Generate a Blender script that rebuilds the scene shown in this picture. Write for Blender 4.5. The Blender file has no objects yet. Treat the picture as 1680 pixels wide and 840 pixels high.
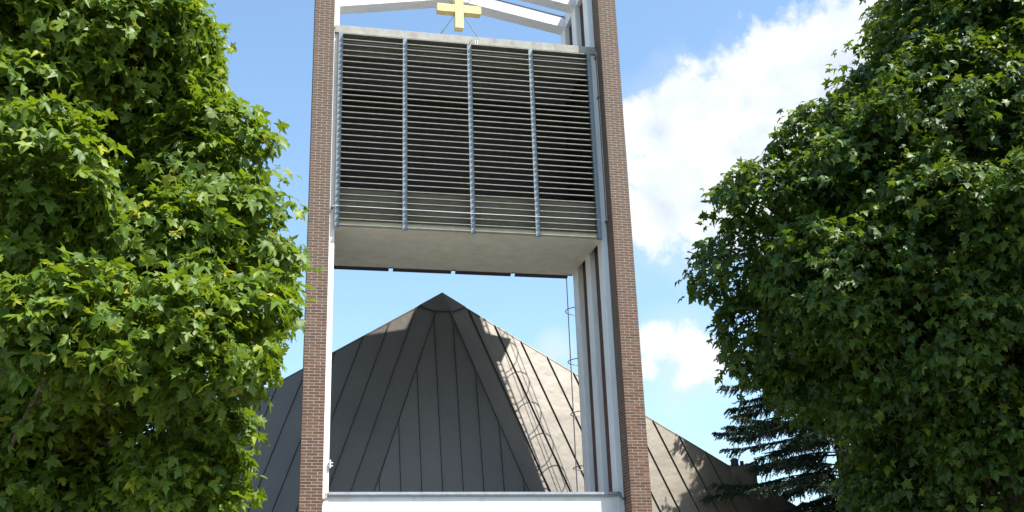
import bpy, math, random
import numpy as np
from mathutils import Matrix, Vector
random.seed(7); rng = np.random.default_rng(11)
S = bpy.context.scene
COL = S.collection

# ------------------------------------------------------------ camera
CAM = np.array([-0.801, -21.8501, 1.6]); YAW, PITCH, ROLL, FPX = 0.2285, 0.3478, -0.0339, 1842.8
FW = np.array([math.sin(YAW)*math.cos(PITCH), math.cos(YAW)*math.cos(PITCH), math.sin(PITCH)])
_r = np.array([math.cos(YAW), -math.sin(YAW), 0.0]); _u = np.cross(_r, FW)
RT = _r*math.cos(ROLL)+_u*math.sin(ROLL); UP = -_r*math.sin(ROLL)+_u*math.cos(ROLL)
cd = bpy.data.cameras.new('camera'); cam = bpy.data.objects.new('camera', cd); COL.objects.link(cam)
cd.sensor_width = 36.0; cd.lens = FPX/1680*36; cd.clip_end = 5000; cd.clip_start = 0.1
cam.matrix_world = Matrix(((RT[0], UP[0], -FW[0], CAM[0]), (RT[1], UP[1], -FW[1], CAM[1]), (RT[2], UP[2], -FW[2], CAM[2]), (0, 0, 0, 1)))
S.camera = cam

# ------------------------------------------------------------ light
SUN_AZ, SUN_EL = math.radians(48), math.radians(57.2)      # azimuth to the right of the facade's outward normal (-Y)
SD = Vector((math.sin(SUN_AZ)*math.cos(SUN_EL), -math.cos(SUN_AZ)*math.cos(SUN_EL), math.sin(SUN_EL)))
sl = bpy.data.lights.new('sun', 'SUN'); sl.energy = 5.0; sl.angle = math.radians(0.53); sl.color = (1.0, 0.955, 0.88)
so = bpy.data.objects.new('sun', sl); COL.objects.link(so); so.rotation_euler = SD.to_track_quat('Z', 'Y').to_euler(); so.location = (20, -20, 30)
S.view_settings.view_transform = 'Standard'; S.view_settings.look = 'None'; S.view_settings.exposure = 1.05; S.view_settings.gamma = 1.0
S.view_settings.use_curve_mapping = False

W = bpy.data.worlds.new("World"); S.world = W; W.use_nodes = True
nt = W.node_tree; nt.nodes.clear()
def N(t, typ, **kw):
    n = t.nodes.new(typ)
    for k, v in kw.items(): setattr(n, k, v)
    return n
def wire(t, a, b): t.links.new(a, b)
def M(t, op, a, b=None, clamp=False):
    n = N(t, 'ShaderNodeMath', operation=op); n.use_clamp = clamp
    for i, v in enumerate((a, b)):
        if v is None: continue
        if isinstance(v, (int, float)): n.inputs[i].default_value = v
        else: wire(t, v, n.inputs[i])
    return n.outputs[0]
def mixc(t, f, a, b, mode='MIX'):
    n = N(t, 'ShaderNodeMix', data_type='RGBA', blend_type=mode)
    for s, v in (('Factor_Float', f), ('A_Color', a), ('B_Color', b)):
        i = [k for k in n.inputs if k.identifier == s][0]
        if isinstance(v, (int, float)): i.default_value = v
        elif isinstance(v, tuple): i.default_value = (*v, 1) if len(v) == 3 else v
        else: wire(t, v, i)
    return [o for o in n.outputs if o.identifier == 'Result_Color'][0]
def ramp(t, v, stops, interp='LINEAR'):
    n = N(t, 'ShaderNodeValToRGB'); n.color_ramp.interpolation = interp
    e = n.color_ramp.elements
    while len(e) < len(stops): e.new(0.5)
    for k, (p, c) in zip(e, stops):
        k.position = p; k.color = (c, c, c, 1) if isinstance(c, (int, float)) else (*c, 1)
    wire(t, v, n.inputs[0]); return n.outputs[0]
def noise(t, vec, scale, detail=4, rough=0.55, dist=0.0):
    n = N(t, 'ShaderNodeTexNoise'); n.inputs['Scale'].default_value = scale; n.inputs['Detail'].default_value = detail
    n.inputs['Roughness'].default_value = rough; n.inputs['Distortion'].default_value = dist
    if vec is not None: wire(t, vec, n.inputs['Vector'])
    return n.outputs['Fac']

sky = N(nt, 'ShaderNodeTexSky', sky_type='NISHITA'); sky.sun_disc = False; sky.sun_elevation = SUN_EL
sky.sun_rotation = math.pi - SUN_AZ
sky.air_density = 1.0; sky.dust_density = 1.4; sky.ozone_density = 1.2
SKY_STR = 0.138
tc = N(nt, 'ShaderNodeTexCoord'); D = tc.outputs['Generated']
# cumulus: a field of soft puffs broken up by noise; sits in the sky by direction
def pdir(x, y):
    d = FW+RT*(x-840)/FPX-UP*(y-420)/FPX; return d/np.linalg.norm(d)
PUFFS = [(1075, 215, 62), (1150, 190, 92), (1230, 170, 105), (1300, 110, 105), (1390, 95, 110), (1450, 60, 110), (1540, 0, 120), (1120, 300, 110), (1210, 290, 120),
         (1085, 345, 75), (1420, 180, 160), (1080, 562, 62, .62), (1135, 575, 75, .66), (1180, 588, 62, .6), (1062, 607, 45, .5), (1130, 618, 52, .48)]
acc = None
for x, y, r, *pk in PUFFS:
    dp = N(nt, 'ShaderNodeVectorMath', operation='DISTANCE'); wire(nt, D, dp.inputs[0]); dp.inputs[1].default_value = pdir(x, y)
    v = M(nt, 'SUBTRACT', pk[0] if pk else 1.0, M(nt, 'DIVIDE', dp.outputs['Value'], r/FPX))
    acc = v if acc is None else M(nt, 'SMOOTH_MAX', acc, v)
    if acc is not v: acc.node.inputs[2].default_value = 0.15
n1 = noise(nt, D, 16, 9, 0.6, 0.2)
n2 = noise(nt, D, 3.2, 7, 0.55)
# cloud cover everywhere else: the same broken cumulus
far = M(nt, 'MULTIPLY', M(nt, 'SUBTRACT', n2, 0.70), 5.0)
dv = N(nt, 'ShaderNodeVectorMath', operation='DOT_PRODUCT'); wire(nt, D, dv.inputs[0]); dv.inputs[1].default_value = FW
inview = ramp(nt, dv.outputs['Value'], [(0.80, 0.0), (0.90, 1.0)])
far = M(nt, 'SUBTRACT', far, inview)
field = M(nt, 'MAXIMUM', acc, far)
field = M(nt, 'MAXIMUM', field, -0.8)
n3 = noise(nt, D, 46, 8, 0.62, 0.15)
dens = M(nt, 'ADD', M(nt, 'ADD', field, M(nt, 'MULTIPLY', M(nt, 'SUBTRACT', n1, 0.5), 1.7)), M(nt, 'MULTIPLY', M(nt, 'SUBTRACT', n3, 0.5), 0.7))
soft = None
for x, y, r in ((1120, 300, 190), (1060, 340, 110), (1150, 250, 190), (1260, 240, 220), (1120, 590, 110), (910, 572, 42)):
    dp = N(nt, 'ShaderNodeVectorMath', operation='DISTANCE'); wire(nt, D, dp.inputs[0]); dp.inputs[1].default_value = pdir(x, y)
    v = M(nt, 'SUBTRACT', 1.0, M(nt, 'DIVIDE', dp.outputs['Value'], r/FPX))
    soft = v if soft is None else M(nt, 'MAXIMUM', soft, v)
veil = ramp(nt, M(nt, 'ADD', soft, M(nt, 'MULTIPLY', M(nt, 'SUBTRACT', n1, 0.5), 1.0)), [(0.05, 0.0), (0.75, 0.65)])
cl = ramp(nt, dens, [(0.0, 0.0), (0.10, 0.30), (0.26, 0.84), (0.55, 1.0)])
# soft grey-blue body, white sunward rims
def shifted(k):
    a = N(nt, 'ShaderNodeVectorMath', operation='ADD'); wire(nt, D, a.inputs[0]); a.inputs[1].default_value = Vector((SD.x, SD.y, SD.z))*k; return a.outputs[0]
lit = M(nt, 'SUBTRACT', n1, noise(nt, shifted(0.035), 16, 9, 0.6, 0.2))          # thinner towards the sun = lit side
shade = M(nt, 'ADD', M(nt, 'MULTIPLY', lit, 1.0), M(nt, 'MULTIPLY', dens, -0.26))
shade = M(nt, 'ADD', shade, M(nt, 'MULTIPLY', M(nt, 'SUBTRACT', noise(nt, D, 6, 5, 0.55), 0.5), 1.1))
body = ramp(nt, M(nt, 'ADD', shade, 0.5), [(0.0, (0.60, 0.69, 0.83)), (0.25, (0.80, 0.87, 0.96)), (0.5, (1.0, 1.0, 1.0))])
skyc = N(nt, 'ShaderNodeVectorMath', operation='SCALE'); wire(nt, sky.outputs[0], skyc.inputs[0]); skyc.inputs['Scale'].default_value = SKY_STR
cloudc = N(nt, 'ShaderNodeVectorMath', operation='SCALE'); wire(nt, body, cloudc.inputs[0]); cloudc.inputs['Scale'].default_value = 0.56
bg = N(nt, 'ShaderNodeBackground'); bg.inputs['Strength'].default_value = 1.0
tint = mixc(nt, 1.0, skyc.outputs[0], (0.97, 1.07, 1.05), 'MULTIPLY')
veiled = mixc(nt, veil, tint, (0.40, 0.46, 0.52))
wire(nt, mixc(nt, cl, veiled, cloudc.outputs[0]), bg.inputs['Color'])
wo = N(nt, 'ShaderNodeOutputWorld'); wire(nt, bg.outputs[0], wo.inputs['Surface'])

# ------------------------------------------------------------ materials
def mat(name):
    m = bpy.data.materials.new(name); m.use_nodes = True; t = m.node_tree
    b = t.nodes['Principled BSDF']; return m, t, b
def bump(t, b, h, strength=0.3, dist=0.02):
    n = N(t, 'ShaderNodeBump'); n.inputs['Strength'].default_value = strength; n.inputs['Distance'].default_value = dist
    wire(t, h, n.inputs['Height']); wire(t, n.outputs[0], b.inputs['Normal'])
def obco(t): return N(t, 'ShaderNodeTexCoord').outputs['Object']
def wpos(t): return N(t, 'ShaderNodeNewGeometry').outputs['Position']
def scaled(t, v, s):
    n = N(t, 'ShaderNodeMapping'); n.inputs['Scale'].default_value = s; wire(t, v, n.inputs['Vector']); return n.outputs[0]

def plain(name, col, rough=0.6, metal=0.0, var=0.15, scale=3.0, bumpy=0.15, dirt=None, streak=0.0):
    m, t, b = mat(name); p = wpos(t)
    f = noise(t, p, scale, 6, 0.65)
    c = mixc(t, ramp(t, f, [(0.3, 0.0), (0.7, 1.0)]), tuple(x*(1-var) for x in col), tuple(min(1, x*(1+var)) for x in col))
    if dirt:
        g = noise(t, scaled(t, p, (2.6, 2.6, 0.5)), 1.5, 8, 0.7)
        c = mixc(t, ramp(t, g, [(0.5, 0.0), (0.75, streak)]), c, dirt)
    wire(t, c, b.inputs['Base Color']); b.inputs['Roughness'].default_value = rough; b.inputs['Metallic'].default_value = metal
    if bumpy: bump(t, b, noise(t, p, 60, 5, 0.7), bumpy, 0.01)
    return m

def brick_mat(name, reds):
    m, t, b = mat(name)
    g = N(t, 'ShaderNodeNewGeometry'); oi = N(t, 'ShaderNodeObjectInfo')
    rnd = M(t, 'FRACT', M(t, 'ADD', g.outputs['Random Per Island'], oi.outputs['Random']))
    sp = N(t, 'ShaderNodeSeparateXYZ'); wire(t, g.outputs['Position'], sp.inputs[0])
    c = ramp(t, rnd, list(zip((0.0, 0.2, 0.45, 0.7, 0.88, 1.0), reds)))
    f = noise(t, g.outputs['Position'], 38, 5, 0.7)
    c = mixc(t, M(t, 'MULTIPLY', f, 0.75), c, tuple(v*0.62 for v in reds[0]))
    st = noise(t, scaled(t, g.outputs['Position'], (9, 9, .35)), 1.0, 6, 0.65)
    c = mixc(t, ramp(t, st, [(0.52, 0.0), (0.72, 0.5)]), c, (0.10, 0.072, 0.058))
    # weathered grey-brown higher up, cleaner red near the base
    hi = M(t, 'ADD', M(t, 'MULTIPLY', M(t, 'SUBTRACT', sp.outputs['Z'], 4.5), 0.10), M(t, 'MULTIPLY', M(t, 'SUBTRACT', noise(t, g.outputs['Position'], 0.9, 4), 0.5), 1.4))
    c = mixc(t, M(t, 'MULTIPLY', ramp(t, hi, [(0.0, 0.0), (0.8, 1.0)]), 0.72), c, (0.108, 0.078, 0.058))
    wire(t, c, b.inputs['Base Color']); b.inputs['Roughness'].default_value = 0.85
    b.inputs['Specular IOR Level'].default_value = 0.25
    bump(t, b, noise(t, g.outputs['Position'], 90, 4, 0.7), 0.5, 0.006)
    return m
BRICK = brick_mat('brick_face', [(0.088, 0.056, 0.042), (0.165, 0.074, 0.050), (0.205, 0.080, 0.052), (0.125, 0.072, 0.053), (0.25, 0.12, 0.066), (0.165, 0.122, 0.09)])
REDBRICK = brick_mat('red_brick_face', [(0.07, 0.03, 0.028), (0.15, 0.045, 0.04), (0.19, 0.055, 0.048), (0.12, 0.045, 0.04), (0.20, 0.07, 0.055), (0.10, 0.05, 0.045)])
MORTAR = plain('mortar', (0.34, 0.285, 0.23), 0.9, var=0.2, scale=7, bumpy=0.2)
WHITE = plain('white_painted_concrete', (0.80, 0.80, 0.785), 0.6, var=0.03, scale=2, bumpy=0.12, dirt=(0.44, 0.43, 0.38), streak=0.42)
LINTEL = plain('weathered_lintel_concrete', (0.31, 0.30, 0.265), 0.8, var=0.22, scale=5, bumpy=0.3, dirt=(0.19, 0.175, 0.125), streak=0.75)
SOFFIT = plain('soffit_concrete', (0.79, 0.755, 0.65), 0.8, var=0.10, scale=3, bumpy=0.25, dirt=(0.52, 0.46, 0.30), streak=0.35)
STEEL = plain('blue_grey_paint', (0.19, 0.232, 0.262), 0.55, var=0.10, scale=8, bumpy=0.1, dirt=(0.12, 0.135, 0.14), streak=0.4)
SLAT = plain('weathered_slat', (0.235, 0.22, 0.185), 0.6, var=0.28, scale=9, bumpy=0.2, dirt=(0.13, 0.115, 0.08), streak=0.7)
INNER = plain('grey_board', (0.25, 0.24, 0.205), 0.8, var=0.12, scale=6, bumpy=0.1)
HEADER = plain('dark_header_board', (0.16, 0.145, 0.12), 0.8, var=0.2, scale=6, bumpy=0.1)
SHADE_BLACK = plain('chamber_shade_black', (0.03, 0.028, 0.028), 0.9, var=0.2, bumpy=0)  # near-black that paints in the shade inside the belfry chamber
DARK = plain('dark_bronze', (0.045, 0.038, 0.042), 0.5, var=0.2, scale=6, bumpy=0.05)
ZINC = plain('zinc_flashing', (0.33, 0.35, 0.38), 0.45, var=0.18, scale=7, bumpy=0.1)
GOLD = plain('gold_leaf', (0.80, 0.60, 0.25), 0.38, metal=0.35, var=0.14, scale=9, bumpy=0.2, dirt=(0.45, 0.33, 0.16), streak=0.6)
GALV = plain('galvanised_steel', (0.16, 0.17, 0.19), 0.5, metal=0.4, var=0.15, scale=8, bumpy=0.05)
CABLE = plain('pale_cable', (0.70, 0.70, 0.68), 0.5, var=0.05, bumpy=0)

def roof_mat():
    m, t, b = mat('standing_seam_metal'); p = wpos(t)
    oi = N(t, 'ShaderNodeObjectInfo')
    f = noise(t, p, 0.8, 7, 0.6)
    c = mixc(t, ramp(t, f, [(0.3, 0.0), (0.72, 1.0)]), (0.100, 0.090, 0.080), (0.132, 0.119, 0.100))
    c = mixc(t, M(t, 'MULTIPLY', oi.outputs['Random'], 0.30), c, (0.155, 0.138, 0.11))
    g = noise(t, scaled(t, p, (5, 5, 0.35)), 1.4, 8, 0.7)
    c = mixc(t, ramp(t, g, [(0.5, 0.0), (0.8, 0.45)]), c, (0.09, 0.08, 0.07))
    sp = N(t, 'ShaderNodeSeparateXYZ'); wire(t, p, sp.inputs[0])
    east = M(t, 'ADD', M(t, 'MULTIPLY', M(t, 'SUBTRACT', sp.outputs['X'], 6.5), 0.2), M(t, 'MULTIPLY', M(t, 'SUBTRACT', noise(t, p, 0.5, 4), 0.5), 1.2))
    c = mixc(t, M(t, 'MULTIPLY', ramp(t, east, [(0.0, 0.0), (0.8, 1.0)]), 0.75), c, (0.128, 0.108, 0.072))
    sc = noise(t, p, 130, 3, 0.6)
    c = mixc(t, M(t, 'MULTIPLY', sc, 0.22), c, (0.08, 0.076, 0.07))
    wire(t, c, b.inputs['Base Color']); b.inputs['Roughness'].default_value = 0.46; b.inputs['Metallic'].default_value = 0.42
    wob = M(t, 'ADD', M(t, 'MULTIPLY', noise(t, p, 1.5, 3, 0.5), 1.0), M(t, 'MULTIPLY', noise(t, p, 60, 3), 0.02))
    bump(t, b, wob, 0.2, 0.09)
    return m
ROOF = roof_mat()
SEAM = plain('dark_seam', (0.06, 0.055, 0.052), 0.6, var=0.2, bumpy=0)
WALLBRICK = plain('church_wall_render', (0.32, 0.20, 0.15), 0.85, var=0.2, scale=10, bumpy=0.3)
DBARK = plain('conifer_bark', (0.05, 0.042, 0.034), 0.9, var=0.3, scale=14, bumpy=0.5)
BARK = plain('maple_bark', (0.13, 0.10, 0.075), 0.9, var=0.35, scale=14, bumpy=0.8)

def leaf_mat(name, c1, c2, c3, trans, tmix):
    m, t, b = mat(name)
    g = N(t, 'ShaderNodeNewGeometry'); oi = N(t, 'ShaderNodeObjectInfo')
    rnd = M(t, 'FRACT', M(t, 'ADD', g.outputs['Random Per Island'], oi.outputs['Random']))
    c = ramp(t, rnd, [(0.0, c1), (0.45, c2), (0.93, c3), (1.0, tuple(x*y for x, y in zip(c3, (2.4, 1.5, 1.0))))])
    v = noise(t, g.outputs['Position'], 1.3, 3, 0.5)
    c = mixc(t, ramp(t, v, [(0.35, 0.0), (0.7, 0.5)]), c, c3)
    wire(t, c, b.inputs['Base Color']); b.inputs['Roughness'].default_value = 0.5; b.inputs['Specular IOR Level'].default_value = 0.34
    tr = N(t, 'ShaderNodeBsdfTranslucent'); wire(t, mixc(t, 0.75, c, trans), tr.inputs['Color'])
    mx = N(t, 'ShaderNodeMixShader'); mx.inputs[0].default_value = tmix
    wire(t, b.outputs[0], mx.inputs[1]); wire(t, tr.outputs[0], mx.inputs[2])
    wire(t, mx.outputs[0], t.nodes['Material Output'].inputs['Surface'])
    return m
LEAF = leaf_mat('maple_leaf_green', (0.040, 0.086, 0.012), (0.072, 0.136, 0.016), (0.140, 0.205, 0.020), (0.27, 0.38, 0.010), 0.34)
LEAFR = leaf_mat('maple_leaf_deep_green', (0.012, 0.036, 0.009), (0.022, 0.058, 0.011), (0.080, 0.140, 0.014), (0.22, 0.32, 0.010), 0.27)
NEEDLE = leaf_mat('conifer_needle', (0.010, 0.024, 0.017), (0.016, 0.034, 0.021), (0.034, 0.064, 0.026), (0.05, 0.09, 0.02), 0.12)

# ------------------------------------------------------------ builders
class MB:
    def __init__(s): s.v = []; s.f = []
    def box(s, x0, x1, y0, y1, z0, z1):
        i = len(s.v)
        s.v += [(x0, y0, z0), (x1, y0, z0), (x1, y1, z0), (x0, y1, z0), (x0, y0, z1), (x1, y0, z1), (x1, y1, z1), (x0, y1, z1)]
        s.f += [(i, i+3, i+2, i+1), (i+4, i+5, i+6, i+7), (i, i+1, i+5, i+4), (i+1, i+2, i+6, i+5), (i+2, i+3, i+7, i+6), (i+3, i, i+4, i+7)]
        return s
    def hexa(s, p):                     # 4 bottom points, 4 top points
        i = len(s.v); s.v += [tuple(map(float, q)) for q in p]
        s.f += [(i, i+3, i+2, i+1), (i+4, i+5, i+6, i+7), (i, i+1, i+5, i+4), (i+1, i+2, i+6, i+5), (i+2, i+3, i+7, i+6), (i+3, i, i+4, i+7)]
        return s
    def prism(s, poly, d):              # polygon and the vector that extrudes it
        i = len(s.v); n = len(poly); d = np.array(d, float)
        s.v += [tuple(map(float, q)) for q in poly]+[tuple(map(float, np.array(q)+d)) for q in poly]
        s.f += [tuple(range(i, i+n)), tuple(range(i+2*n-1, i+n-1, -1))]
        s.f += [(i+k, i+n+k, i+n+(k+1) % n, i+(k+1) % n) for k in range(n)]
        return s
    def tube(s, pts, rad, n=8, cap=True):
        pts = [np.array(p, float) for p in pts]
        if isinstance(rad, (int, float)): rad = [rad]*len(pts)
        base = len(s.v); prev = None
        for k, p in enumerate(pts):
            tdir = pts[min(k+1, len(pts)-1)]-pts[max(k-1, 0)]; tdir = tdir/(np.linalg.norm(tdir)+1e-9)
            if prev is None:
                a = np.cross(tdir, (0, 0, 1.0))
                if np.linalg.norm(a) < 0.1: a = np.cross(tdir, (1.0, 0, 0))
            else: a = prev-tdir*(prev@tdir)
            a = a/np.linalg.norm(a); prev = a; b = np.cross(tdir, a)
            for j in range(n):
                q = p+(a*math.cos(2*math.pi*j/n)+b*math.sin(2*math.pi*j/n))*rad[k]; s.v.append(tuple(q))
        for k in range(len(pts)-1):
            for j in range(n):
                a0 = base+k*n+j; a1 = base+k*n+(j+1) % n
                s.f.append((a0, a1, a1+n, a0+n))
        if cap:
            s.f.append(tuple(range(base+n-1, base-1, -1))); e = base+(len(pts)-1)*n; s.f.append(tuple(range(e, e+n)))
        return s
    def mesh(s, name, m, smooth=False):
        me = bpy.data.meshes.new(name); me.from_pydata(s.v, [], s.f); me.materials.append(m)
        if smooth: me.polygons.foreach_set('use_smooth', [True]*len(me.polygons))
        me.update(); return me
    def build(s, name, m, parent=None, smooth=False, bevel=0.0):
        o = link(name, s.mesh(name, m, smooth), parent)
        if bevel:
            bv = o.modifiers.new('bevel', 'BEVEL'); bv.width = bevel; bv.segments = 1; bv.limit_method = 'ANGLE'
        return o
def link(name, me, parent=None, mw=None):
    o = bpy.data.objects.new(name, me); COL.objects.link(o)
    if parent is not None: o.parent = parent; o.matrix_parent_inverse = Matrix.Translation(-PLOC[parent.name])
    if mw is not None: o.matrix_basis = mw
    PLOC[o.name] = PLOC[parent.name] if parent is not None else Vector((0, 0, 0))
    return o
PLOC = {}
def thing(name, loc, label, cat, group=None):
    o = bpy.data.objects.new(name, None); COL.objects.link(o); o.location = loc; PLOC[o.name] = Vector(loc)
    o.empty_display_size = 0.3
    return tag(o, label, cat, group)
def tag(o, label=None, cat=None, group=None, kind=None):
    for k, v in (('label', label), ('category', cat), ('group', group), ('kind', kind)):
        if v: o[k] = v
    return o
def sub(name, me, parent, mw=None):
    """child whose mesh is in world coordinates although its parent part may itself be parented"""
    o = bpy.data.objects.new(name, me); COL.objects.link(o); o.parent = parent
    if parent.type == 'EMPTY': o.matrix_parent_inverse = Matrix.Translation(-PLOC[parent.name])
    if mw is not None: o.matrix_basis = mw
    return o
def build(mb, name, m, parent, smooth=False, bevel=0.0):
    o = sub(name, mb.mesh(name, m, smooth), parent)
    if bevel:
        bv = o.modifiers.new('bevel', 'BEVEL'); bv.width = bevel; bv.segments = 1; bv.limit_method = 'ANGLE'
    return o

# ------------------------------------------------------------ ground
g = MB(); g.v = [(-1500, -1500, 0), (1500, -1500, 0), (1500, 1500, 0), (-1500, 1500, 0)]; g.f = [(0, 1, 2, 3)]
GROUND = plain('asphalt_and_turf', (0.125, 0.122, 0.105), 0.9, var=0.2, scale=1.2, bumpy=0.3)
tag(link('ground', g.mesh('ground', GROUND)), kind='structure')

# ------------------------------------------------------------ bell tower
TW, PW = 7.0035, 0.43                 # tower width, pier width
XI0, XI1 = 0.566, 6.438               # inner faces of the white columns
ZTOP = 17.52
tower = thing('bell_tower', (3.5, 1.6, 0), 'tall open bell tower of two brick piers carrying a louvred belfry above a white parapet', 'bell tower')
COLY = [(0.444, 0.775), (1.43, 1.78), (2.437, 2.82)]
YB = 3.23
piers = []
for x0, x1 in ((0, PW), (TW-PW, TW)):
    # mortar core; the bricks stand 2 mm proud of it
    ins = 0.125 if x0 == 0 else 0.0      # the left wall steps in behind its front pier
    mb = MB().box(x0+0.002, x1-0.002, 0.002, 0.44, 0, ZTOP-0.02).box(x0+0.002+ins, x1-0.002, 0.4402, YB-0.002, 0, ZTOP-0.021)
    piers.append(build(mb, 'brick_pier', MORTAR, tower))
CH, BH, BL, HL, JT = 0.060, 0.0475, 0.2085, 0.0985, 0.0122
def jit(a): return (rng.random()-0.5)*2*a
def brick_mesh(L, k):
    j = lambda a=0.002: jit(a)
    x0, x1, y1 = -L/2, L/2, 0.10
    p = [(x0+j(), j(.0006), -BH/2+j()), (x1+j(), j(.0006), -BH/2+j()), (x1, y1, -BH/2), (x0, y1, -BH/2),
         (x0+j(), j(.0006), BH/2+j()), (x1+j(), j(.0006), BH/2+j()), (x1, y1, BH/2), (x0, y1, BH/2)]
    return MB().hexa(p).mesh('brick', BRICK)
STR = [brick_mesh(BL, k) for k in range(6)]; HDR = [brick_mesh(HL, k) for k in range(6)]
stuff = MB(); redstuff = MB()
def rbox(mb, x0, x1, y0, y1, z0, z1):
    j = lambda: jit(0.0008)
    mb.hexa([(x0+j(), y0+j(), z0+j()), (x1+j(), y0+j(), z0+j()), (x1+j(), y1, z0+j()), (x0+j(), y1, z0+j()),
             (x0+j(), y0+j(), z1+j()), (x1+j(), y0+j(), z1+j()), (x1+j(), y1, z1+j()), (x0+j(), y1, z1+j())])
count = 0
for k in range(int(ZTOP/CH)):
    zc = k*CH+CH/2
    for pi, px0 in enumerate((0, TW-PW)):
        lay = [(0.0, BL), (BL+JT, BL)] if k % 2 == 0 else [(0.0, HL), (HL+JT, BL), (HL+BL+2*JT, HL)]
        for off, L in lay:
            xa = px0+off
            if zc > 4.30 and count < 300:
                me = random.choice(STR if L == BL else HDR)
                sub('brick', me, piers[pi], Matrix.Translation((xa+L/2, jit(0.0006), zc))); count += 1
            elif zc > 3.0:
                rbox(stuff, xa, xa+L, 0.0, 0.10, zc-BH/2, zc+BH/2)
        if zc > 3.5:                      # the returns of the pier and the outer flanks, course by course
            ys = 0.11
            for xf, xb in ((px0, px0+0.08), (px0+PW-0.08, px0+PW)):
                y = ys
                inner = (pi == 0) == (xf > px0)
                first = True
                while y < (0.43 if inner else YB):
                    y2 = min(y+(HL if first and k % 2 else BL), 0.442 if inner else YB); first = False
                    if pi == 0 and not inner: y2 = min(y2, 0.442) if y < 0.43 else y2
                    dx_ = 0.125 if pi == 0 and not inner and y > 0.43 else 0.0
                    if y2-y > 0.03: rbox(stuff, xf+dx_, xf+dx_+0.08, y, y2, zc-BH/2, zc+BH/2)
                    y = y2+JT
            # brick infill between the white columns
            for ya, yb in ((0.78, 1.425), (1.785, 2.432)):
                xf = px0+PW-0.05 if pi == 0 else px0-0.0
                y = ya-(0.11 if k % 2 else 0.0)
                while y < yb:
                    y1, y2 = max(y, ya), min(y+BL, yb)
                    if y2-y1 > 0.03: rbox(redstuff, xf-(0.004 if pi else 0), xf+0.05+(0.004 if not pi else 0), y1, y2, zc-BH/2, zc+BH/2)
                    y += BL+JT
tag(build(stuff, 'brickwork', BRICK, tower), kind='stuff')
tag(build(redstuff, 'infill_brickwork', REDBRICK, tower), kind='stuff')
for x0, x1 in ((0, PW), (TW-PW, TW)):
    xo = x0+0.115 if x0 == 0 else x0-0.02
    build(MB().box(x0-0.02, x1+0.02, -0.02, 0.4399, ZTOP, ZTOP+0.05).box(xo, x1+0.02, 0.44, YB+0.02, ZTOP, ZTOP+0.049), 'coping', ZINC, tower)

# white concrete frames: three columns a side and three gabled beams
SLOPE, BB = 0.185, 17.0
XM = (XI0+XI1)/2
for ya, yb in COLY:
    for s in (0, 1):
        xa, xb = (PW+0.001, XI0) if s == 0 else (XI1, TW-PW-0.001)
        build(MB().box(xa, xb, ya, yb, 0, BB+0.26), 'concrete_column', WHITE, tower, bevel=0.008)
    zm = BB+SLOPE*(XM-XI0)
    p = [(XI0+.001, ya, BB), (XM, ya, zm), (XI1-.001, ya, BB), (XI1-.001, ya, BB+0.30), (XM, ya, zm+0.31), (XI0+.001, ya, BB+0.30)]
    bm_ = build(MB().prism(p, (0, yb-ya, 0)), 'gable_beam', WHITE, tower, bevel=0.006)
    fl = MB()
    for sx in (-1, 1):
        xe = XI0 if sx < 0 else XI1
        fl.hexa([(min(xe, XM), ya-0.015, (BB+.303) if sx < 0 else zm+.313), (max(xe, XM), ya-0.015, zm+.313 if sx < 0 else BB+.303),
                 (max(xe, XM), yb+0.015, zm+.313 if sx < 0 else BB+.303), (min(xe, XM), yb+0.015, (BB+.303) if sx < 0 else zm+.313),
                 (min(xe, XM), ya-0.015, (BB+.325) if sx < 0 else zm+.335), (max(xe, XM), ya-0.015, zm+.335 if sx < 0 else BB+.325),
                 (max(xe, XM), yb+0.015, zm+.335 if sx < 0 else BB+.325), (min(xe, XM), yb+0.015, (BB+.325) if sx < 0 else zm+.335)])
    build(fl, 'beam_flashing', DARK, bm_)
for xa, xb in ((PW+0.002, XI0-0.03), (XI1+0.03, TW-PW-0.002)):
    for ya, yb in ((COLY[0][1]+.002, COLY[1][0]-.002), (COLY[1][1]+.002, COLY[2][0]-.002)):
        build(MB().box(xa, xb, ya, yb, BB+0.0, BB+0.50), 'edge_beam', WHITE, tower)

# belfry: soffit slab, lintel, posts, slats
ZS, ZL = 10.38, 15.045
build(MB().box(XI0+.002, XI1-.002, 0.432, 2.90, ZS, ZS+0.14), 'belfry_floor', SOFFIT, tower)
build(MB().box(0.465, 6.571, 0.385, 0.56, ZL, ZL+0.19), 'lintel', LINTEL, tower, bevel=0.006)
build(MB().box(0.47, 6.57, 0.562, 2.95, 14.91, 14.935), 'belfry_roof', ZINC, tower)
build(MB().box(XI0+.03, XI1-.03, 0.69, 2.79, ZS+0.1425, ZS+0.15), 'floor_shade_sheet', SHADE_BLACK, tower)  # black sheet added over the slab so the chamber reads as dark
build(MB().box(XI0+.003, XI1-.003, 0.60, 0.66, ZS+0.142, 11.32), 'inner_upstand', INNER, tower)
build(MB().box(XI0+.003, XI1-.003, 0.62, 0.68, 14.62, ZL+0.188), 'inner_header', HEADER, tower)
build(MB().box(XI0+.003, XI1-.003, 2.80, 2.84, ZS+0.142, 14.905), 'rear_screen', DARK, tower)
for xa in (XI0+0.004, XI1-0.024):
    build(MB().box(xa, xa+0.02, 0.685, 2.795, ZS+0.143, 14.90), 'side_shade_board', SHADE_BLACK, tower)  # added black boards: hide the white columns, stand in for interior shade
PX = [0.605, 2.045, 3.525, 4.972, 6.380]; PHW = 0.050
for x in PX:
    mb = MB().box(x-PHW, x+PHW, 0.362, 0.400, ZS-0.03, ZL-0.004).box(x-0.02, x+0.02, 0.4005, 0.56, ZS+0.145, ZL-0.004)
    o = build(mb, 'mullion', STEEL, tower)
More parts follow.
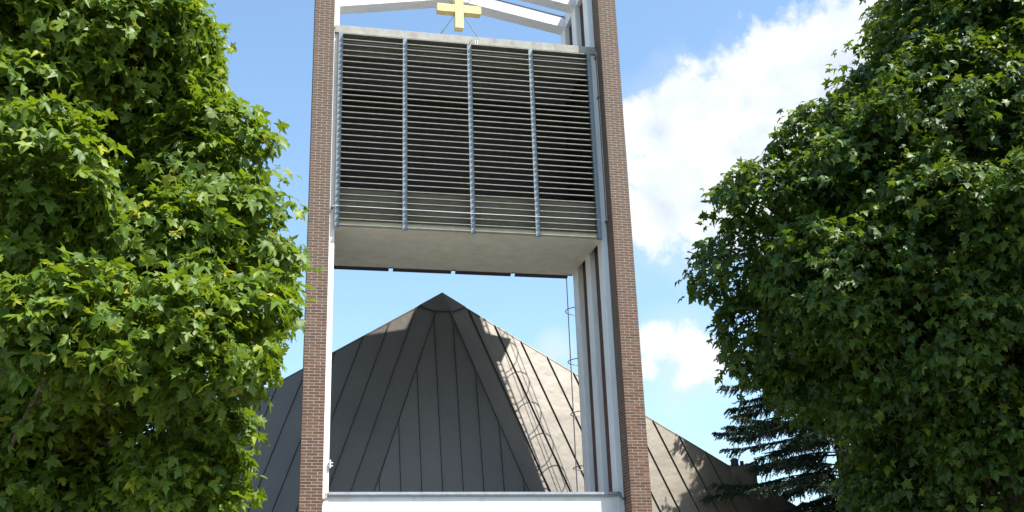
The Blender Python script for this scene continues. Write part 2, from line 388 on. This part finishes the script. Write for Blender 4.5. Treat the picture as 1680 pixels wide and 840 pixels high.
def slat_mesh(L):
    # folded blade: a gently inclined sheet with a small turned-down lip in front
    th = 0.006; yt, yr = 0.285, 0.44; lip = 0.016; drop = 0.04
    poly = [(yt, 0), (yt, lip), (yr, lip+drop), (yr, lip+drop-th), (yt+0.012, lip-th-0.002), (yt+0.012, 0)]
    i = [(0, y, z) for y, z in poly]
    return MB().prism(i, (L, 0, 0)).mesh('slat', SLAT)
PITCH_S = 0.1393
for b in range(4):
    xa, xb = PX[b]+PHW-0.006, PX[b+1]-PHW+0.006
    base = slat_mesh(xb-xa)
    for k in range(34):
        sub('slat', base, tower, Matrix.Translation((xa, jit(.006), ZS-0.012+PITCH_S*k+jit(.005))) @ Matrix.Rotation(jit(.003), 4, 'Y'))
    rear = MB().prism([(0, 2.85, 0.03), (0, 3.0, -0.055), (0, 3.0, -0.03), (0, 2.85, 0.055)], (xb-xa-0.01, 0, 0)).mesh('rear_slat', DARK)
    for k in range(3):
        sub('rear_slat', rear, tower, Matrix.Translation((xa+0.005, 0, ZS+PITCH_S*k)))
for x in PX:
    build(MB().box(x-PHW, x+PHW, 2.845, 2.89, ZS-0.02, 14.90), 'rear_mullion', STEEL, tower)

# parapet with flashing and two spouts
par = build(MB().box(XI0-0.03, XI1+0.03, 0.452, 0.60, 3.0, 4.75), 'parapet', WHITE, tower)
par2 = MB().box(PW+0.002, XI0-0.031, 0.30, 0.443, 3.0, 3.2)
build(MB().box(XI0-0.005, XI1+0.02, 0.395, 0.66, 4.785, 4.835).box(XI0-0.0, XI1+0.015, 0.41, 0.645, 4.752, 4.783), 'parapet_flashing', ZINC, par)
for x, sx in ((0.515, -1), (6.475, 1)):
    mb = MB().tube([(x-sx*.05, 0.40, 4.83), (x, 0.38, 4.80), (x, 0.36, 4.74), (x+sx*.03, 0.34, 4.69), (x+sx*.08, 0.34, 4.675)], 0.024, 8)
    build(mb, 'drain_spout', GALV if sx > 0 else LINTEL, par, True)
# lower closure between the columns and a plain entrance leaf below the frame
build(MB().box(XI0, XI1, 2.45, 2.60, 0, 3.0), 'entrance_wall', WHITE, tower)

# lightning cable with brackets, pulled across the slats and down the column
cb = MB().tube([(0.452, 0.37, z) for z in np.linspace(15.1, 10.77, 6)], 0.006, 6)
cb.tube([(0.50, 0.30, 10.80), (1.5, 0.272, 10.785), (3.5, 0.272, 10.775), (5.5, 0.272, 10.785), (6.40, 0.272, 10.79), (6.56, 0.30, 10.80)], 0.005, 6)
cb.tube([(6.568, 0.36, z) for z in np.linspace(15.1, 10.78, 6)], 0.006, 6)
build(cb, 'lightning_cable', CABLE, tower)
for x, z in ((0.50, 10.80), (6.555, 10.80), (6.555, 14.95), (6.555, 13.9)):
    build(MB().box(x-0.02, x+0.02, 0.34, 0.443, z-0.02, z+0.02), 'cable_bracket', GALV, tower)
build(MB().box(0.575, 0.60, 0.40, 0.44, 5.30, 5.46).box(0.555, 0.64, 0.405, 0.425, 5.395, 5.415).box(0.555, 0.64, 0.405, 0.425, 5.335, 5.355), 'white_insulator', CABLE, tower)
hk = MB().tube([(3.52, 0.37, 14.99), (3.53, 0.34, 15.03), (3.57, 0.34, 15.10), (3.60, 0.35, 15.13)], 0.008, 6)
build(hk, 'lintel_hook', GALV, tower)
build(MB().box(3.66, 3.675, 0.372, 0.384, 15.03, 15.14).box(3.715, 3.73, 0.372, 0.384, 15.03, 15.14), 'lintel_clip', CABLE, tower)

# caged ladder on the back of the right pier
LX, LY, LR = 6.80, 3.33, 0.36
lad = build(MB().tube([(LX-0.2, LY, 3.6), (LX-0.2, LY, 16.4)], 0.018, 6).tube([(LX+0.2, LY, 3.6), (LX+0.2, LY, 16.4)], 0.018, 6), 'ladder', GALV, tower)
rung = MB().tube([(LX-0.2, LY, 0), (LX+0.2, LY, 0)], 0.012, 6).mesh('rung', GALV)
for k in range(45): sub('rung', rung, lad, Matrix.Translation((0, 0, 3.7+0.28*k)))
CY = LY+0.30
hp = [(LX+LR*math.sin(a)*-1, CY-LR*math.cos(a)*1.0, 0) for a in np.linspace(0.62, 2*math.pi-0.62, 22)]
hoop = MB().tube(hp, 0.012, 5).mesh('hoop', GALV)
for k in range(-4, 6): sub('hoop', hoop, lad, Matrix.Translation((0, 0, 9.72+1.285*k if k < 6 else 0)))
bar_ = MB()
for a in (-1.25, 1.25, 2.5, -2.5, math.pi):
    x, y = LX-LR*math.sin(a), CY-LR*math.cos(a)
    build(MB().tube([(x, y, 4.5), (x, y, 16.2)], 0.009, 5), 'cage_bar', GALV, lad)
build(MB().box(LX-0.45, LX+0.30, YB+0.03, YB+0.55, 12.93, 12.97), 'rest_platform', GALV, lad)
for z in (5.0, 8.5, 12.0, 15.0):
    build(MB().box(LX-0.21, LX-0.18, YB, LY, z, z+0.03).box(LX+0.18, LX+0.21, YB, LY, z, z+0.03), 'standoff', GALV, lad)

# ------------------------------------------------------------ golden cross held above the belfry
cx, cy0, cy1 = 3.518, 1.50, 1.70
cross = thing('cross', (cx, 1.6, 15.18), 'golden beam cross braced by thin rods above the belfry roof', 'cross')
build(MB().box(cx-0.105, cx+0.105, cy0-0.004, cy1+0.004, 16.135, 17.35), 'cross_stem', GOLD, cross, bevel=0.008)
for xa, xb in ((cx-0.545, cx-0.1055), (cx+0.1055, cx+0.545)):
    build(MB().box(xa, xb, cy0, cy1, 16.57, 16.785), 'cross_arm', GOLD, cross, bevel=0.008)
for sx in (-1, 1):
    build(MB().tube([(cx+sx*0.12, 1.55, 16.50), (cx+sx*0.92, 1.55, 15.19)], 0.011, 6), 'stay_rod', GALV, cross)
    build(MB().tube([(cx+sx*0.11, 1.60, 16.79), (cx+sx*0.62, 1.60, 17.42)], 0.011, 6), 'stay_rod', GALV, cross)

# ------------------------------------------------------------ church with standing-seam front
church = thing('church', (3.65, 5.2, 0), 'steep tent-like church clad in dark standing seam metal behind the bell tower', 'church')
AP = np.array([3.65, 5.41, 10.604]); ES = np.array([1.53, -1.037, -4.4]); ES /= np.linalg.norm(ES)
RG = np.array([1.0, -0.0474, -0.6095])
ZB = 2.2
def refl(p): q = np.array(p, float); q[0] = 2*AP[0]-q[0]; return q
def unit(v): return v/np.linalg.norm(v)
NR = unit(np.cross(ES, RG));  NR = NR if NR[1] < 0 else -NR
NC = unit(np.cross((1, 0, 0), ES)); NC = NC if NC[1] < 0 else -NC
def down(p, d, zb): return p+d*((zb-p[2])/d[2])
def panel(poly, n, seam, mirror):
    """one metal sheet with its upstanding seam along the edge seam = (a, b)"""
    poly = [np.array(p, float) for p in poly]
    cen = sum(poly)/len(poly)
    pl = [p for p in poly]
    mb = MB(); n_ = n
    a, b = [np.array(q, float) for q in seam]
    e = unit(b-a); w = np.cross(n_, e)
    if w @ (cen-a) < 0: w = -w
    # gap at the seam edge
    lo = []
    for p in pl:
        d = (p-a) @ w
        lo.append(p+w*0.012 if d < 0.05 else p)
    mb.prism([p-n_*0.012 for p in lo], n_*0.012)
    mb.hexa([a+w*.012, b+w*.012, b+w*.024, a+w*.024, a+w*.012+n_*.038, b+w*.012+n_*.038, b+w*.024+n_*.038, a+w*.024+n_*.038])
    if mirror: mb.v = [tuple(refl(v)) for v in mb.v]
    return build(mb, 'roof_panel', ROOF, church)
RW = 0.671
for k in range(0, 17):
    a, b = AP+RG*RW*k, AP+RG*RW*(k+1)
    za = ZB
    pa, pb = down(a, ES, ZB), down(b, ES, ZB)
    if b[2] < ZB+0.3: continue
    for mir in (False, True):
        panel([a, b, pb, pa], NR, (a, pa), mir)
# centre facet: vertical seams between the two slanted ones
DC = unit(np.array([0, -1.037, -4.4])); SLP = 1.53/4.4; CW = 0.487
def bnd(x):                            # where the vertical line at offset x meets the slanted boundary
    return AP+np.array([x, 0, 0])+DC*((abs(x)/SLP)/-DC[2])
zz = AP[2]-ZB; xmax = SLP*zz
xs = [(-0.5-i)*CW for i in range(20)][::-1]+[(0.5+i)*CW for i in range(20)]
for x0, x1 in zip(xs[:-1], xs[1:]):
    x0c, x1c = max(x0, -xmax), min(x1, xmax)
    if x1c-x0c < 0.03: continue
    t0, t1 = bnd(x0c), bnd(x1c); b0 = down(t0, DC, ZB) if t0[2] > ZB+1e-4 else t0; b1 = down(t1, DC, ZB) if t1[2] > ZB+1e-4 else t1
    poly = [t0]
    if x0c < 0 < x1c: poly.append(AP.copy())
    poly += [t1]
    if np.linalg.norm(b1-t1) > 1e-3: poly.append(b1)
    if np.linalg.norm(b0-t0) > 1e-3: poly.append(b0)
    if np.linalg.norm(b0-t0) > 0.05: panel(poly, NC, (t0, b0), False)
    else: panel(poly, NC, (t1, b1), False)
# dark under-deck showing in the gaps
R_end = AP+RG*((AP[2]-ZB)/0.6095)
deck = MB()
for mir in (False, True):
    q = [AP, R_end, down(AP, ES, ZB)]
    poly = [np.array(p)-NR*0.05 for p in q]
    if mir: poly = [refl(p) for p in poly]
    i = len(deck.v); deck.v += [tuple(p) for p in poly]; deck.f.append((i, i+1, i+2))
i = len(deck.v); q = [AP-NC*.05, down(AP, ES, ZB)-NC*.05, refl(down(AP, ES, ZB))-NC*.05]; deck.v += [tuple(p) for p in q]; deck.f.append((i, i+1, i+2))
build(deck, 'roof_deck', SEAM, church)
# ridge trims along both gable edges
for mir in (False, True):
    a, b = AP+RG*0.02, R_end
    up = unit(np.cross(NR, unit(RG))); up = up if up[2] > 0 else -up
    p = [a+NR*0.01, b+NR*0.01, b-NR*0.16, a-NR*0.16]
    p += [x+up*0.03 for x in p]
    if mir: p = [refl(x) for x in p]
    build(MB().hexa(p), 'ridge_trim', ROOF, church)
# folded cap over the apex
zc = 10.10
capv = []; o_ = 0.03
rr = AP+RG*0.60
bl = AP+ES*((10.11-AP[2])/ES[2])
pts = [AP+np.array([0, -0.05, 0.04]), rr+NR*o_+np.array([0, 0, 0.03]), bl+NR*o_+np.array([0.06, 0, -0.0]), refl(bl+NR*o_+np.array([0.06, 0, -0.0])), refl(rr+NR*o_+np.array([0, 0, 0.03]))]
mb = MB(); mb.v = [tuple(p) for p in pts]+[tuple(np.array(p)+np.array([0, 0.22, -0.0])) for p in pts]
mb.f = [(0, 2, 1), (0, 3, 2), (0, 4, 3), (5, 6, 7), (5, 7, 8), (5, 8, 9), (0, 1, 6, 5), (1, 2, 7, 6), (2, 3, 8, 7), (3, 4, 9, 8), (4, 0, 5, 9)]
build(mb, 'apex_cap', ROOF, church)
# nave roof behind the front and low walls under it
for sx in (1, -1):
    a = AP+np.array([0, 0.15, -0.04]); e = R_end+np.array([0, 0.15, -0.04])
    q = [a, e, e+np.array([0, 20, 0]), a+np.array([0, 20, 0])]
    if sx < 0: q = [refl(p) for p in q][::-1]
    build(MB().prism(q, (0, 0, -0.18)), 'nave_roof', ROOF, church)
L_end = refl(R_end); PR = down(AP, ES, ZB); PL = refl(PR)
wallp = [L_end, PL, PR, R_end, R_end+np.array([0, 19.5, 0]), L_end+np.array([0, 19.5, 0])]
wallp = [np.array([p[0], p[1]+0.06, 0]) for p in wallp]
build(MB().prism(wallp, (0, 0, ZB-0.06)), 'church_wall', WALLBRICK, church)
# small vent housing sitting on the right gable edge
vb = [(10.98, 5.00, 5.6), (11.66, 4.97, 5.6), (11.70, 5.75, 5.6), (11.00, 5.75, 5.6), (10.98, 5.01, 6.135), (11.66, 4.98, 6.20), (11.70, 5.75, 6.21), (11.00, 5.75, 6.15)]
v_ = build(MB().hexa(vb), 'vent_housing', ROOF, church)
build(MB().tube([(11.25, 5.35, 6.15), (11.25, 5.35, 6.36)], 0.10, 10).tube([(11.25, 5.35, 6.36), (11.25, 5.35, 6.42)], [0.13, 0.05], 10), 'vent_pipe', DARK, v_)
build(MB().tube([(11.45, 5.35, 6.15), (11.45, 5.35, 6.34)], 0.05, 10), 'vent_pipe', DARK, v_)

# ------------------------------------------------------------ maples
OUT = [(0, .05), (.20, .02), (.38, -.12), (.33, .05), (.27, .17), (.46, .24), (.64, .44), (.42, .44), (.22, .48), (.30, .66), (.17, .72), (.08, .90)]
HALF = OUT[1:]
LV = [(0, .30)]+[OUT[0]]+HALF+[(0, 1.0)]+[(-x, y) for x, y in HALF[::-1]]
def slim(step):
    if step == 1: return LV
    keep = [(0, .30), (0, .05), (.38, -.12), (.27, .17), (.64, .44), (.22, .48), (.24, .70), (0, 1.0), (-.24, .70), (-.22, .48), (-.64, .44), (-.27, .17), (-.38, -.12)]
    return keep
def leaf_template(step, curl, fold):
    P = np.array(slim(step)); x, y = P[:, 0], P[:, 1]
    z = -curl*((x*1.3)**2+np.maximum(y-.25, 0)**2)+fold*np.abs(x)
    V = np.stack([x, y-.05, z], 1); n = len(V)
    F = np.array([(0, i, i+1 if i+1 < n else 1) for i in range(1, n)])[:, ::-1]
    return V, F
def leaves_mesh(name, pos, nrm, tip, size, m, curl=0.35):
    V, F = leaf_template(2, 1.0, 0.0)
    n = len(pos)
    tipo = tip-nrm*np.sum(tip*nrm, 1, keepdims=True); tipo /= np.linalg.norm(tipo, axis=1, keepdims=True)+1e-9
    side = np.cross(tipo, nrm)
    cu = rng.uniform(0.05, 1.1, n); fo = rng.uniform(-0.2, 0.6, n)
    z = -(cu[:, None])*((V[:, 0]*1.2)**2+np.maximum(V[:, 1]-.2, 0)**2)[None]+fo[:, None]*np.abs(V[:, 0])[None]
    X = V[None, :, 0]*rng.uniform(.72, 1.12, (n, 1))+rng.normal(0, .035, (n, len(V))); Y = V[None, :, 1]*rng.uniform(.8, 1.12, (n, 1))+rng.normal(0, .035, (n, len(V)))
    X = X+rng.normal(0, .22, (n, 1))*np.maximum(Y-.2, 0)**2; z = z+rng.normal(0, .045, (n, len(V)))
    co = pos[:, None, :]+size[:, None, None]*(side[:, None, :]*X[:, :, None]+tipo[:, None, :]*Y[:, :, None]+nrm[:, None, :]*z[:, :, None])
    nv, nf = len(V), len(F)
    me = bpy.data.meshes.new(name)
    me.vertices.add(n*nv); me.vertices.foreach_set('co', co.reshape(-1).astype(np.float32))
    idx = (F[None]+(np.arange(n)*nv)[:, None, None]).reshape(-1).astype(np.int32)
    me.loops.add(len(idx)); me.loops.foreach_set('vertex_index', idx)
    me.polygons.add(n*nf); me.polygons.foreach_set('loop_start', np.arange(0, len(idx), 3, dtype=np.int32)); me.polygons.foreach_set('loop_total', np.full(n*nf, 3, dtype=np.int32))
    me.polygons.foreach_set('use_smooth', np.ones(n*nf, dtype=bool))
    me.materials.append(m); me.update(calc_edges=True); me.validate()
    return me
def nrmz(a): return a/(np.linalg.norm(a, axis=-1, keepdims=True)+1e-9)
def ballrand(n): return nrmz(rng.normal(size=(n, 3)))

def crown(lobes, dens, leaf, spray_n, spray_r, fill, gap, cut):
    P, Nn, T, Sz = [], [], [], []
    LB = np.array(lobes)
    for li, (x, y, z, a, b) in enumerate(lobes):
        c = np.array([x, y, z]); R = np.array([a, a, b])
        area = 4*math.pi*(((a*a)**1.6+2*(a*b)**1.6)/3)**(1/1.6)
        ns = int(area*dens/spray_n)
        u = ballrand(ns)
        # fewer sprays on the far side
        tocam = nrmz(CAM-c); keep = (u@tocam > -0.25) | (rng.random(ns) < 0.45); u = u[keep]; ns = len(u)
        rad = 1+rng.normal(0, 0.085, ns); rad = np.where(rng.random(ns) < 0.04, rad+rng.uniform(0.05, 0.18, ns), rad)
        sp = c+u*R*rad[:, None]
        inside = np.zeros(ns, bool)
        for lj in range(len(LB)):
            if lj == li: continue
            q = (sp-LB[lj, :3])/LB[lj, [3, 3, 4]]; inside |= (np.sum(q*q, 1) < 0.55)
        q = sp*np.array([1, 1, 1.5]); ph = gap*2*math.pi
        wv = np.sin(q@np.array([1.0, .6, .3])*ph+li)+np.sin(q@np.array([-.5, .9, .5])*ph*1.13+1.3)+np.sin(q@np.array([.3, -.5, 1.0])*ph*.91+li*.7)
        inside |= (wv < cut)
        sp, u = sp[~inside], u[~inside]; ns = len(sp)
        if ns == 0: continue
        n0 = nrmz(u/R)
        # leaves of each spray lie on a small drooping fan
        k = spray_n
        spn = nrmz(n0*0.55+np.array([0, 0, 0.75])+rng.normal(0, 0.28, (ns, 3)))
        off = rng.normal(0, 1, (ns, k, 3)); off -= spn[:, None]*np.sum(off*spn[:, None], 2, keepdims=True)*0.7
        pp = sp[:, None]+off*spray_r*0.55
        nn = nrmz(spn[:, None]+rng.normal(0, 0.46, (ns, k, 3)))
        outw = n0.copy(); outw[:, 2] *= 0.2
        tt = nrmz(outw[:, None]*0.7+off*0.35+np.array([0, 0, -0.55])+rng.normal(0, 0.30, (ns, k, 3)))
        P.append(pp.reshape(-1, 3)); Nn.append(nn.reshape(-1, 3)); T.append(tt.reshape(-1, 3))
        Sz.append(leaf*rng.uniform(0.55, 1.22, ns*k))
        # sparse leaves deeper in the lobe
        m = int(area*dens*fill); u2 = ballrand(m); p2 = c+u2*R*(rng.uniform(0.35, 0.85, m))[:, None]
        P.append(p2); Nn.append(nrmz(u2*0.4+np.array([0, 0, .8])+rng.normal(0, .4, (m, 3)))); T.append(nrmz(u2+np.array([0, 0, -.5])+rng.normal(0, .3, (m, 3)))); Sz.append(leaf*rng.uniform(.7, 1.1, m))
    return np.concatenate(P), np.concatenate(Nn), np.concatenate(T), np.concatenate(Sz)

def maple(loc, lobes, label, m, leaf, dens, spray_n, spray_r, fill, trunk_r, gap, cut):
    root = thing('maple_tree', loc, label, 'tree', 'maple trees flanking the tower')
    P, Nn, T, Sz = crown(lobes, dens, leaf, spray_n, spray_r, fill, gap, cut)
    # the largest leaves in the photograph stand alone as parts
    d = P-CAM; dep = d@FW; sx = FPX*(d@RT)/dep; sy = -FPX*(d@UP)/dep
    vis = (np.abs(sx) < 850) & (np.abs(sy) < 430)
    cell = 14; key = ((sx//cell)*10000+(sy//cell)).astype(int)
    order = np.argsort(dep); seen = set(); pick = []
    for i in order:
        if not vis[i] or key[i] in seen: continue
        seen.add(key[i]); pick.append(i)
    pick = np.array(pick, dtype=int); app = Sz[pick]/dep[pick]*np.abs(np.sum(Nn[pick]*nrmz(d[pick]), 1))
    pick = pick[np.argsort(-app)[:300]]
    mask = np.ones(len(P), bool); mask[pick] = False
    fol = sub('foliage', leaves_mesh('foliage', P[mask], Nn[mask], T[mask], Sz[mask], m), root); tag(fol, kind='stuff')
    var = []
    for c_, f_ in ((.25, .1), (.45, .25), (.8, .35), (.3, .5), (.6, -.1), (.9, .2), (.15, .3), (.5, .55)):
        V, F = leaf_template(1, c_, f_)
        V = V*np.array([rng.uniform(.75, 1.1), rng.uniform(.85, 1.1), 1])+rng.normal(0, .025, V.shape); V[:, 0] += rng.normal(0, .2)*np.maximum(V[:, 1]-.2, 0)**2
        me = bpy.data.meshes.new('leaf'); me.from_pydata([tuple(v) for v in V], [], [tuple(map(int, f)) for f in F]); me.materials.append(m)
        me.polygons.foreach_set('use_smooth', [True]*len(me.polygons)); var.append(me)
    for i in pick:
        n = Nn[i]; t = T[i]-n*(T[i]@n); t = t/np.linalg.norm(t); s = np.cross(t, n); k = Sz[i]; p = P[i]
        mw = Matrix(((s[0]*k, t[0]*k, n[0]*k, p[0]), (s[1]*k, t[1]*k, n[1]*k, p[1]), (s[2]*k, t[2]*k, n[2]*k, p[2]), (0, 0, 0, 1)))
        sub('leaf', random.choice(var), root, mw)
    # trunk and limbs
    loc = np.array(loc); top = np.mean(np.array(lobes)[:, :3], 0); top = np.array([loc[0]*.5+top[0]*.5, loc[1]*.5+top[1]*.5, top[2]])
    fork = np.array([loc[0], loc[1], 2.1])
    build(MB().tube([loc+(0, 0, -0.05), loc+(0, 0, .25), fork, (fork+top)/2, top, top+(0, 0, 1.4)], [trunk_r*1.5, trunk_r*1.05, trunk_r*.9, trunk_r*.65, trunk_r*.4, trunk_r*.1], 12), 'trunk', BARK, root, True)
    for (x, y, z, a, b) in lobes:
        c = np.array([x, y, z]); f = rng.uniform(0.1, 0.75); st = fork+(top-fork)*f
        mid = (st+c)/2+rng.normal(0, .12, 3)+np.array([0, 0, -.1]); r0 = trunk_r*.22
        lm = MB().tube([st, mid, c, c+(c-mid)*.06], [r0, r0*.6, r0*.3, r0*.08], 7)
        for _ in range(6):
            e = c+ballrand(1)[0]*np.array([a, a, b])*rng.uniform(.6, .88); s0 = mid+(c-mid)*rng.uniform(.3, 1)
            lm.tube([s0, (s0+e)/2+rng.normal(0, .04, 3), e], [r0*.25, r0*.14, r0*.04], 5)
        build(lm, 'limb', BARK, root, True)
    return root
LEFT = [(-1.44,-14.19,3.72,0.69,0.36),(-0.98,-13.96,3.98,0.31,0.34),(-2.03,-14.3,3.8,0.48,0.38),(-2.39,-14.37,4.8,0.45,0.52),(-2.71,-13.92,5.56,0.49,0.36),(-1.33,-13.5,5.33,0.5,0.5),(-1.54,-13.34,6.18,0.31,0.52),(-2.03,-13.69,6.27,0.67,0.55),(-2.74,-13.59,6.43,0.72,0.48),(-0.96,-13.42,4.87,0.36,0.41),(-1.71,-13.81,4.63,0.53,0.27),(-1.27,-13.61,2.94,0.39,0.3),(-1.13,-13.36,3.36,0.23,0.27),(-2.15,-12.83,3.45,0.7,0.42),(-2.48,-12.36,2.97,0.72,0.38),(-2.13,-12.88,5.92,0.66,0.56),(-1.62,-12.63,4.62,0.96,0.56),(-3.89,-12.9,5.3,1.1,1.1),(-3.93,-12.05,3.64,1.12,1.07),(-3.65,-13.36,7.56,1.1,0.9),(-2.14,-13.54,7.39,0.66,0.56),(-2.13,-11.65,2.62,1.12,0.61),(-2.83,-11.47,4.9,1.22,1.44),(-2.49,-11.82,6.8,1.04,1.5)]
RIGHT = [(7.71,-10.76,9.02,0.83,0.76),(7.05,-10.32,8.27,0.66,0.58),(6.26,-9.93,7.7,0.74,0.58),(5.44,-9.66,6.92,0.73,0.51),(5.32,-9.38,6.23,0.76,0.65),(5.73,-9.2,5.49,0.84,0.65),(6.29,-9.1,4.87,0.81,0.56),(7.47,-8.78,3.85,0.82,0.66),(6.38,-10.65,6.93,0.96,0.77),(6.08,-10.56,5.7,1.07,0.86),(7.21,-11.09,7.59,1.11,0.89),(7.04,-11.21,6.26,1.13,0.85),(6.96,-10.75,5.07,1.13,0.85),(8.0,-11.21,8.6,0.99,0.76),(8.24,-11.38,7.12,1.09,1.09),(6.92,-9.87,4.49,0.96,0.81),(7.81,-10.19,4.21,1.09,0.95),(7.65,-9.2,3.41,1.14,0.76),(8.03,-8.5,3.04,0.87,0.55),(8.39,-10.82,5.55,1.09,1.09),(9.38,-10.96,10.0,1.3,0.9),(10.02,-11.63,7.87,1.42,1.27),(9.44,-11.82,6.38,1.69,1.55),(9.48,-10.91,4.51,1.65,1.58),(9.84,-10.95,11.14,1.26,0.93),(8.57,-10.92,10.41,1.06,0.9),(8.57,-8.83,7.11,2.06,2.4),(9.37,-9.51,9.03,1.91,2.08),(9.81,-8.09,4.94,2.08,2.26),(7.53,-8.59,6.25,1.68,1.68),(9.15,-9.4,3.01,1.52,0.99),(8.11,-12.18,6.15,1.27,0.87),(8.33,-11.4,4.79,1.16,0.89)]
maple((-3.1, -11.6, 0), LEFT, 'bright sunlit maple with large pale green leaves overlapping the left brick pier', LEAF, 0.104, 1000, 8, 0.12, 0.16, 0.16, 0.85, -0.30)
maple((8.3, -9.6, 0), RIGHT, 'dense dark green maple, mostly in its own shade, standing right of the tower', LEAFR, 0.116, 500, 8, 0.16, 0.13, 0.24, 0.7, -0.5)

# ------------------------------------------------------------ conifer right of the church roof
def conifer(loc, H, label):
    root = thing('conifer_tree', loc, label, 'tree')
    loc = np.array(loc, float)
    build(MB().tube([loc+(0, 0, -.05), loc+(0, 0, H*.5), loc+(0, 0, H)], [.24, .14, .02], 10), 'trunk', BARK, root, True)
    br = MB(); Q = []
    z = 4.7; az = 0.0
    while z < H-0.3:
        nb = 8
        for k in range(nb):
            az = 2*math.pi*(k/nb)+rng.uniform(-.6, .6)+z*1.7
            Lb = (0.60*(H-z)**0.8+0.5)*rng.uniform(.66, 1.14)*min(1.0, 0.55+max(0, z-4.7)*0.28)
            zj = rng.uniform(-.16, .16); dr = rng.uniform(.22, .46)
            hd = np.array([math.cos(az), math.sin(az), 0]); sd = np.array([-hd[1], hd[0], 0])
            n = 9; pts = []
            for j in range(n):
                s = j/(n-1); pts.append(loc+np.array([0, 0, z+zj])+hd*Lb*s+np.array([0, 0, Lb*(0.10*s-dr*s*s+0.16*s**4)]))
            br.tube(pts, list(np.linspace(.022, .003, n)), 5)
            # twigs left and right of the branch, hanging
            nt_ = int(Lb*46)
            for q in range(nt_):
                s = rng.uniform(.12, 1.0); p = loc+np.array([0, 0, z+zj])+hd*Lb*s+np.array([0, 0, Lb*(0.10*s-dr*s*s+0.16*s**4)])
                sg = rng.choice([-1, 1]); tl = rng.uniform(.20, .52)*(1.15-s*.6)
                td = unit(hd*rng.uniform(.35, .9)+sd*sg*rng.uniform(.3, 1.0)+np.array([0, 0, -rng.uniform(.1, 1.5)]))
                Q.append(np.concatenate([p, td, [tl]]))
        z += rng.uniform(.26, .36)
    Q = np.array(Q)
    build(br, 'branch', DBARK, root, True)
    # needles: slim quads along each twig
    nn = 34; n = len(Q)
    s = np.tile(np.linspace(.0, 1, nn), (n, 1))
    base = Q[:, None, :3]+Q[:, None, 3:6]*(Q[:, None, 6:7]*s[:, :, None])
    rd = nrmz(rng.normal(size=(n, nn, 3))); dirn = nrmz(rd*0.8+Q[:, None, 3:6]*0.75); wd = nrmz(np.cross(dirn, rng.normal(size=(n, nn, 3))))
    ln = (0.055*(1.1-0.5*s))[:, :, None]
    A = base-wd*.013; B = base+wd*.013; C_ = base+dirn*ln+wd*.003; D_ = base+dirn*ln-wd*.003
    co = np.stack([A, B, C_, D_], 2).reshape(-1, 3).astype(np.float32); nq = len(co)//4
    me = bpy.data.meshes.new('needles'); me.vertices.add(len(co)); me.vertices.foreach_set('co', co.reshape(-1))
    me.loops.add(nq*4); me.loops.foreach_set('vertex_index', np.arange(nq*4, dtype=np.int32)); me.polygons.add(nq)
    me.polygons.foreach_set('loop_start', np.arange(0, nq*4, 4, dtype=np.int32)); me.polygons.foreach_set('loop_total', np.full(nq, 4, dtype=np.int32))
    me.materials.append(NEEDLE); me.update(calc_edges=True)
    tag(sub('needles', me, root), kind='stuff')
    print('needle quads', nq)
conifer((13.3, 3.5, 0), 13.5, 'dark drooping conifer between the church roof and the right hand maple')
print('tris', sum(len(o.data.polygons) for o in bpy.data.objects if o.type == 'MESH'))
